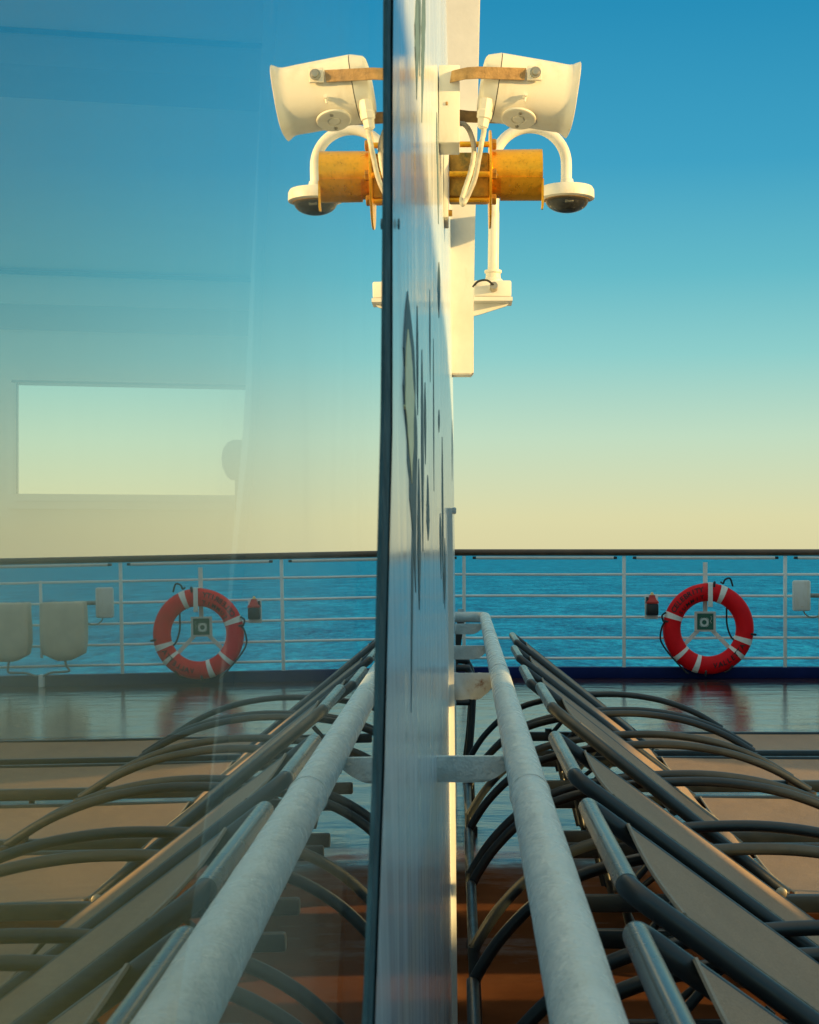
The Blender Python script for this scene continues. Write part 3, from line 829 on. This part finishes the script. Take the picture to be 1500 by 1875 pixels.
# ------------------------------------------------------------------ handrail on the wall
hr = empty('handrail', (0,0,0), 'thickly painted white tube handrail running along the wall above the sun loungers', 'handrail')
hz = .764
def hx(y): return .0788+.0060*(y-.977)
path = [Vector((hx(y), y, hz)) for y in [-1.6+.06*i for i in range(145)] if y < 7.0]
path += catmull([Vector((hx(7.0), 7.0, hz)), Vector((hx(7.05)-.001, 7.05, hz)), Vector((hx(7.08)-.016, 7.088, hz)), Vector((hx(7.1)-.045, 7.10, hz)), Vector((.03, 7.102, hz)), Vector((-.03, 7.102, hz))], 6)[1:]
rj = random.Random(9)
bm = NB(); add_tube(bm, path, .0232, 26, jitter=.010); build('rail_tube', bm, M['handrail'], hr, angle=80)
for y in (1.9, 3.78, 5.42):
    bm = NB()
    add_tube(bm, [(hx(y)+.0236*cos(2*pi*k/40)*(1+rj.uniform(-.008, .008)), y+rj.uniform(-.0012, .0012)+.004*sin(2*pi*k/40), hz+.0236*sin(2*pi*k/40)*(1+rj.uniform(-.008, .008))) for k in range(40)], .0010, 6, closed=True)
    build('weld_bead', bm, M['handrail'], hr, angle=80)
def bracket(y, z0, z1, mat, lum=0):
    x0 = wx(y, (z0+z1)/2)+.0005; x1 = hx(y)-.012
    n = 14; top, bot = [], []
    for i in range(n+1):
        u = i/n; x = x0+(x1-x0)*u
        lift = 0 if u < .62 else ((u-.62)/.38)**1.6*(z1-z0)*.62
        top.append((x, z1+rj.uniform(-lum, lum))); bot.append((x, z0+lift+rj.uniform(-lum, lum)))
    bm = NB(); add_prism(bm, bot+top[::-1], y-.006, y+.006)
    bmesh.ops.bevel(bm, geom=[e for e in bm.edges if abs(e.verts[0].co.y-e.verts[1].co.y) < 1e-5], offset=.0012, segments=1, affect='EDGES')
    return build('rail_bracket', bm, mat, hr, angle=50)
bracket(2.30, .722, .759, M['handrail'])
b2 = bracket(3.70, .712, .772, M['rusty'], .0015); b2['label'] = 'rusty lumpy bracket'
bracket(5.05, .714, .757, M['handrail'])
bracket(6.60, .714, .757, M['handrail'])

# ------------------------------------------------------------------ sun loungers
LW = .62
HX, HZ = .68, .315                      # backrest hinge
TX, TZ = .185, .705                     # head of the backrest
BL = sqrt((HX-TX)**2+(TZ-HZ)**2)
arch = [(.012,.19),(.03,.225),(.075,.29),(.15,.362),(.25,.415),(.40,.448),(.55,.459),(.68,.455),(.82,.430),(.95,.382),(1.06,.318)]
def make_lounger():
    r = empty('sun_lounger', (0,0,0), 'x', 'sun lounger', 'sun loungers lined up along the handrail')
    for y in (.0, LW):
        bm = NB(); bx(bm, .24, 1.92, y-.0125, y+.0125, .268, .306, .006); build('side_rail', bm, M['frame'], r)
        s = -1 if y == 0 else 1
        yo = y+s*.026
        bm = NB(); add_tube(bm, catmull([(x, yo, z) for x, z in arch], 5), .0124, 14); a = build('armrest', bm, M['frame'], r, angle=70)
        bm = NB(); bx(bm, 1.045, 1.075, min(y, yo)-.004, max(y, yo)+.004, .285, .318, .003); build('joint', bm, M['foot'], a)
        bm = NB(); add_tube(bm, [(.012, yo, .20), (.02, yo, .012)], .0125, 12); lg = build('leg', bm, M['frame'], r)
        bm = NB(); add_lathe(bm, [(.0,.017),(.022,.017),(.026,.012)], (.02, yo, 0), seg=14); build('foot', bm, M['foot'], lg)
        bm = NB(); add_tube(bm, [(1.62, y, .27), (1.66, y, .012)], .0125, 12); lg = build('leg', bm, M['frame'], r)
        bm = NB(); add_lathe(bm, [(.0,.017),(.022,.017),(.026,.012)], (1.66, y, 0), seg=14); build('foot', bm, M['foot'], lg)
        # prop under the backrest
        yi = y-s*.05
        bm = NB(); add_tube(bm, [(.335, yi, .315), (.375, yi, .150)], .009, 10); add_tube(bm, [(.345, yi, .30), (.43, yi, .40)], .009, 10)
        add_tube(bm, [(.375, yi, .150), (.47, yi, .225), (.53, yi, .28)], .008, 10)
        add_lathe(bm, [(.306,.014),(.325,.014)], (.335, yi, 0), seg=10)
        build('prop', bm, M['frame'], r)
    for x, z, rad in ((.012,.195,.0125), (.40,.150,.010), (.70,.283,.0115), (1.64,.20,.011), (1.915,.287,.0145)):
        bm = NB(); add_tube(bm, [(x, -.026 if x < .1 else 0, z), (x, LW+(.026 if x < .1 else 0), z)], rad, 12); build('cross_bar', bm, M['frame'], r)
    # seat sling with a slight sag
    bm = NB(); nx, ny = 24, 8; V = []
    for i in range(nx+1):
        x = .715+(1.885-.715)*i/nx
        V.append([bm.verts.new((x, .020+(LW-.04)*j/ny, .303-.016*sin(pi*j/ny)-.006*sin(pi*i/nx))) for j in range(ny+1)])
    for i in range(nx):
        for j in range(ny): bm.faces.new((V[i][j], V[i+1][j], V[i+1][j+1], V[i][j+1]))
    ss = build('seat_sling', bm, M['sling'], r, angle=80)
    bm = NB(); add_tube(bm, [(.717, .020+(LW-.04)*j/8, .305-.016*sin(pi*j/8)) for j in range(9)], .0030, 6); build('seam', bm, M['seam'], ss)
    # backrest, in its own frame: u runs from the hinge to the head
    be = empty('backrest', (HX, 0, HZ)); be.parent = r; be.rotation_euler = (0, atan2(TZ-HZ, HX-TX), 0)
    for y in (0.0, LW):
        s = -1 if y == 0 else 1
        q = .022; cx, cy = -BL+q, y-s*.016-s*q
        el_ = [(cx-q*sin(radians(a)), cy+s*q*cos(radians(a)), 0) for a in (15, 30, 45, 60, 75, 90)]
        bm = NB(); add_tube(bm, [(.02, y-s*.016, 0), (-.1, y-s*.016, 0), (-.3, y-s*.016, 0), (cx+.004, y-s*.016, 0)]+el_+[(-BL, cy-s*.004, 0)], .0128, 18)
        build('side_tube', bm, M['frame'], be, angle=60)
    bm = NB(); add_tube(bm, [(-BL, .040, 0), (-BL, .2, 0), (-BL, LW-.2, 0), (-BL, LW-.040, 0)], .0134, 20); build('head_bar', bm, M['headbar'], be, angle=60)
    bm = NB(); V = []; nx = 14
    for i in range(nx+1):
        x = -.01-(BL-.075)*i/nx
        V.append([bm.verts.new((x, .022+(LW-.044)*j/ny, .011-.014*sin(pi*j/ny)*(.4+.6*sin(pi*i/nx)))) for j in range(ny+1)])
    for i in range(nx):
        for j in range(ny): bm.faces.new((V[i][j], V[i+1][j], V[i+1][j+1], V[i][j+1]))
    build('back_sling', bm, M['sling'], be, angle=80)
    bm = NB(); add_tube(bm, [(-.01-(BL-.075), .022+(LW-.044)*j/8, .012-.0056*sin(pi*j/8)) for j in range(9)], .0032, 6)
    add_tube(bm, [(-.01, .024, .0125), (-.01-(BL-.075), .024, .0125)], .0022, 6)
    build('seam', bm, M['seam'], be)
    for y in (0.0, LW):
        s = -1 if y == 0 else 1
        bm = NB(); add_lathe(bm, [(y+s*.014,.013),(y+s*.017,.013),(y+s*.0185,.010)], (0,0,-.004), axis='y', seg=14); build('hinge_bolt', bm, M['steel'], be)
    bm = NB(); add_tube(bm, [(-BL*.45, .02, -.012), (-BL*.45, LW-.02, -.012)], .009, 10); build('back_bar', bm, M['frame'], be)
    return r
def copy_tree(o, parent=None):
    c = o.copy(); COL.objects.link(c); c.parent = parent
    for k in ('label','category','group'):
        pass
    for ch in list(o.children): copy_tree(ch, c)
    return c
proto = make_lounger()
spots = [(.97, .004, -5.0, 'nearest sun lounger, its head bar cut off by the bottom edge of the picture'),
         (1.72, .014, -4.0, 'second sun lounger from the camera, showing a long dark near side tube and scuffed corner'),
         (2.56, .016, -3.5, 'third sun lounger from the camera, beside the nearest wall bracket of the handrail'),
         (3.50, .020, 0.5, 'fourth sun lounger from the camera, its seat in the shade with sunlight behind it'),
         (4.30, .018, -2.0, 'fifth sun lounger from the camera, with a tan sunlit seat crossed by a thin shadow'),
         (5.25, .020, -1.0, 'sixth sun lounger from the camera, its sunlit tan seat just before the shaded last one'),
         (6.05, .034, 0.5, 'farthest sun lounger of the row, its grey seat against the wet deck')]
for i, (y, dx, tilt, lab) in enumerate(spots):
    o = proto if i == 0 else copy_tree(proto)
    o.location = (dx, y, 0); o['label'] = lab
    for ch in o.children:
        if ch.name.split('.')[0] == 'backrest': ch.rotation_euler = (0, atan2(TZ-HZ, HX-TX)+radians(tilt*.55), 0)

# ------------------------------------------------------------------ upright chair beyond the wall end
ch = empty('deck_chair', (-.17, 7.45, 0), 'dark upright deck chair tucked behind the far end of the wall', 'chair')
for y in (0, .5):
    bm = NB(); add_tube(bm, catmull([(.205, y, .02), (.225, y, .20), (.235, y, .42), (.215, y, .50), (.17, y, .515), (-.28, y, .52)], 5), .0165, 12); build('arm_frame', bm, M['frame'], ch, angle=60)
    bm = NB(); add_tube(bm, [(-.26, y, .02), (-.22, y, .36), (.22, y, .355)], .015, 12); build('leg', bm, M['frame'], ch)
    bm = NB(); add_tube(bm, [(.02, y, .52), (.17, y, .37)], .010, 10); build('brace', bm, M['frame'], ch)
bm = NB(); bx(bm, -.24, .19, .02, .48, .385, .40, .004); build('seat', bm, M['sling'], ch)
bm = NB()
rows = []
for z, x0, x1 in ((.40,.120,.150), (.60,.150,.178), (.745,.166,.198), (.770,.166,.196)):
    rows.append([Vector((x0,.0,z)), Vector((x1,.0,z)), Vector((x1,.5,z)), Vector((x0,.5,z))])
add_loft(bm, rows); build('backrest', bm, M['black_plastic'], ch, angle=30)

# ------------------------------------------------------------------ added unseen wall at right: shades the loungers, holes shape the sun patches
bk = empty('blocker', (8.0, 0, 0), 'white steel bulkhead with cut holes, added out of view at right to shade the deck', 'blocker')
def wall_with_holes(y0, y1, z0, z1, holes):
    bm = NB(); ys = sorted({y0, y1, *[h for q in holes for h in q[:2]]}); zs_ = sorted({z0, z1, *[h for q in holes for h in q[2:]]})
    for a, b_ in zip(ys, ys[1:]):
        for c, d in zip(zs_, zs_[1:]):
            if any(h[0] <= a and b_ <= h[1] and h[2] <= c and d <= h[3] for h in holes): continue
            bx(bm, -.06, .06, a, b_, c, d)
    bmesh.ops.remove_doubles(bm, verts=bm.verts[:], dist=1e-5)
    return bm
build('blocker_wall', wall_with_holes(-14, 12.5, 0, 3.20, [(.06, .42, 1.9, 2.46), (.5, 1.2, 1.42, 1.90), (1.2, 2.95, 1.42, 2.04)]), M['white'], bk, smooth=False)
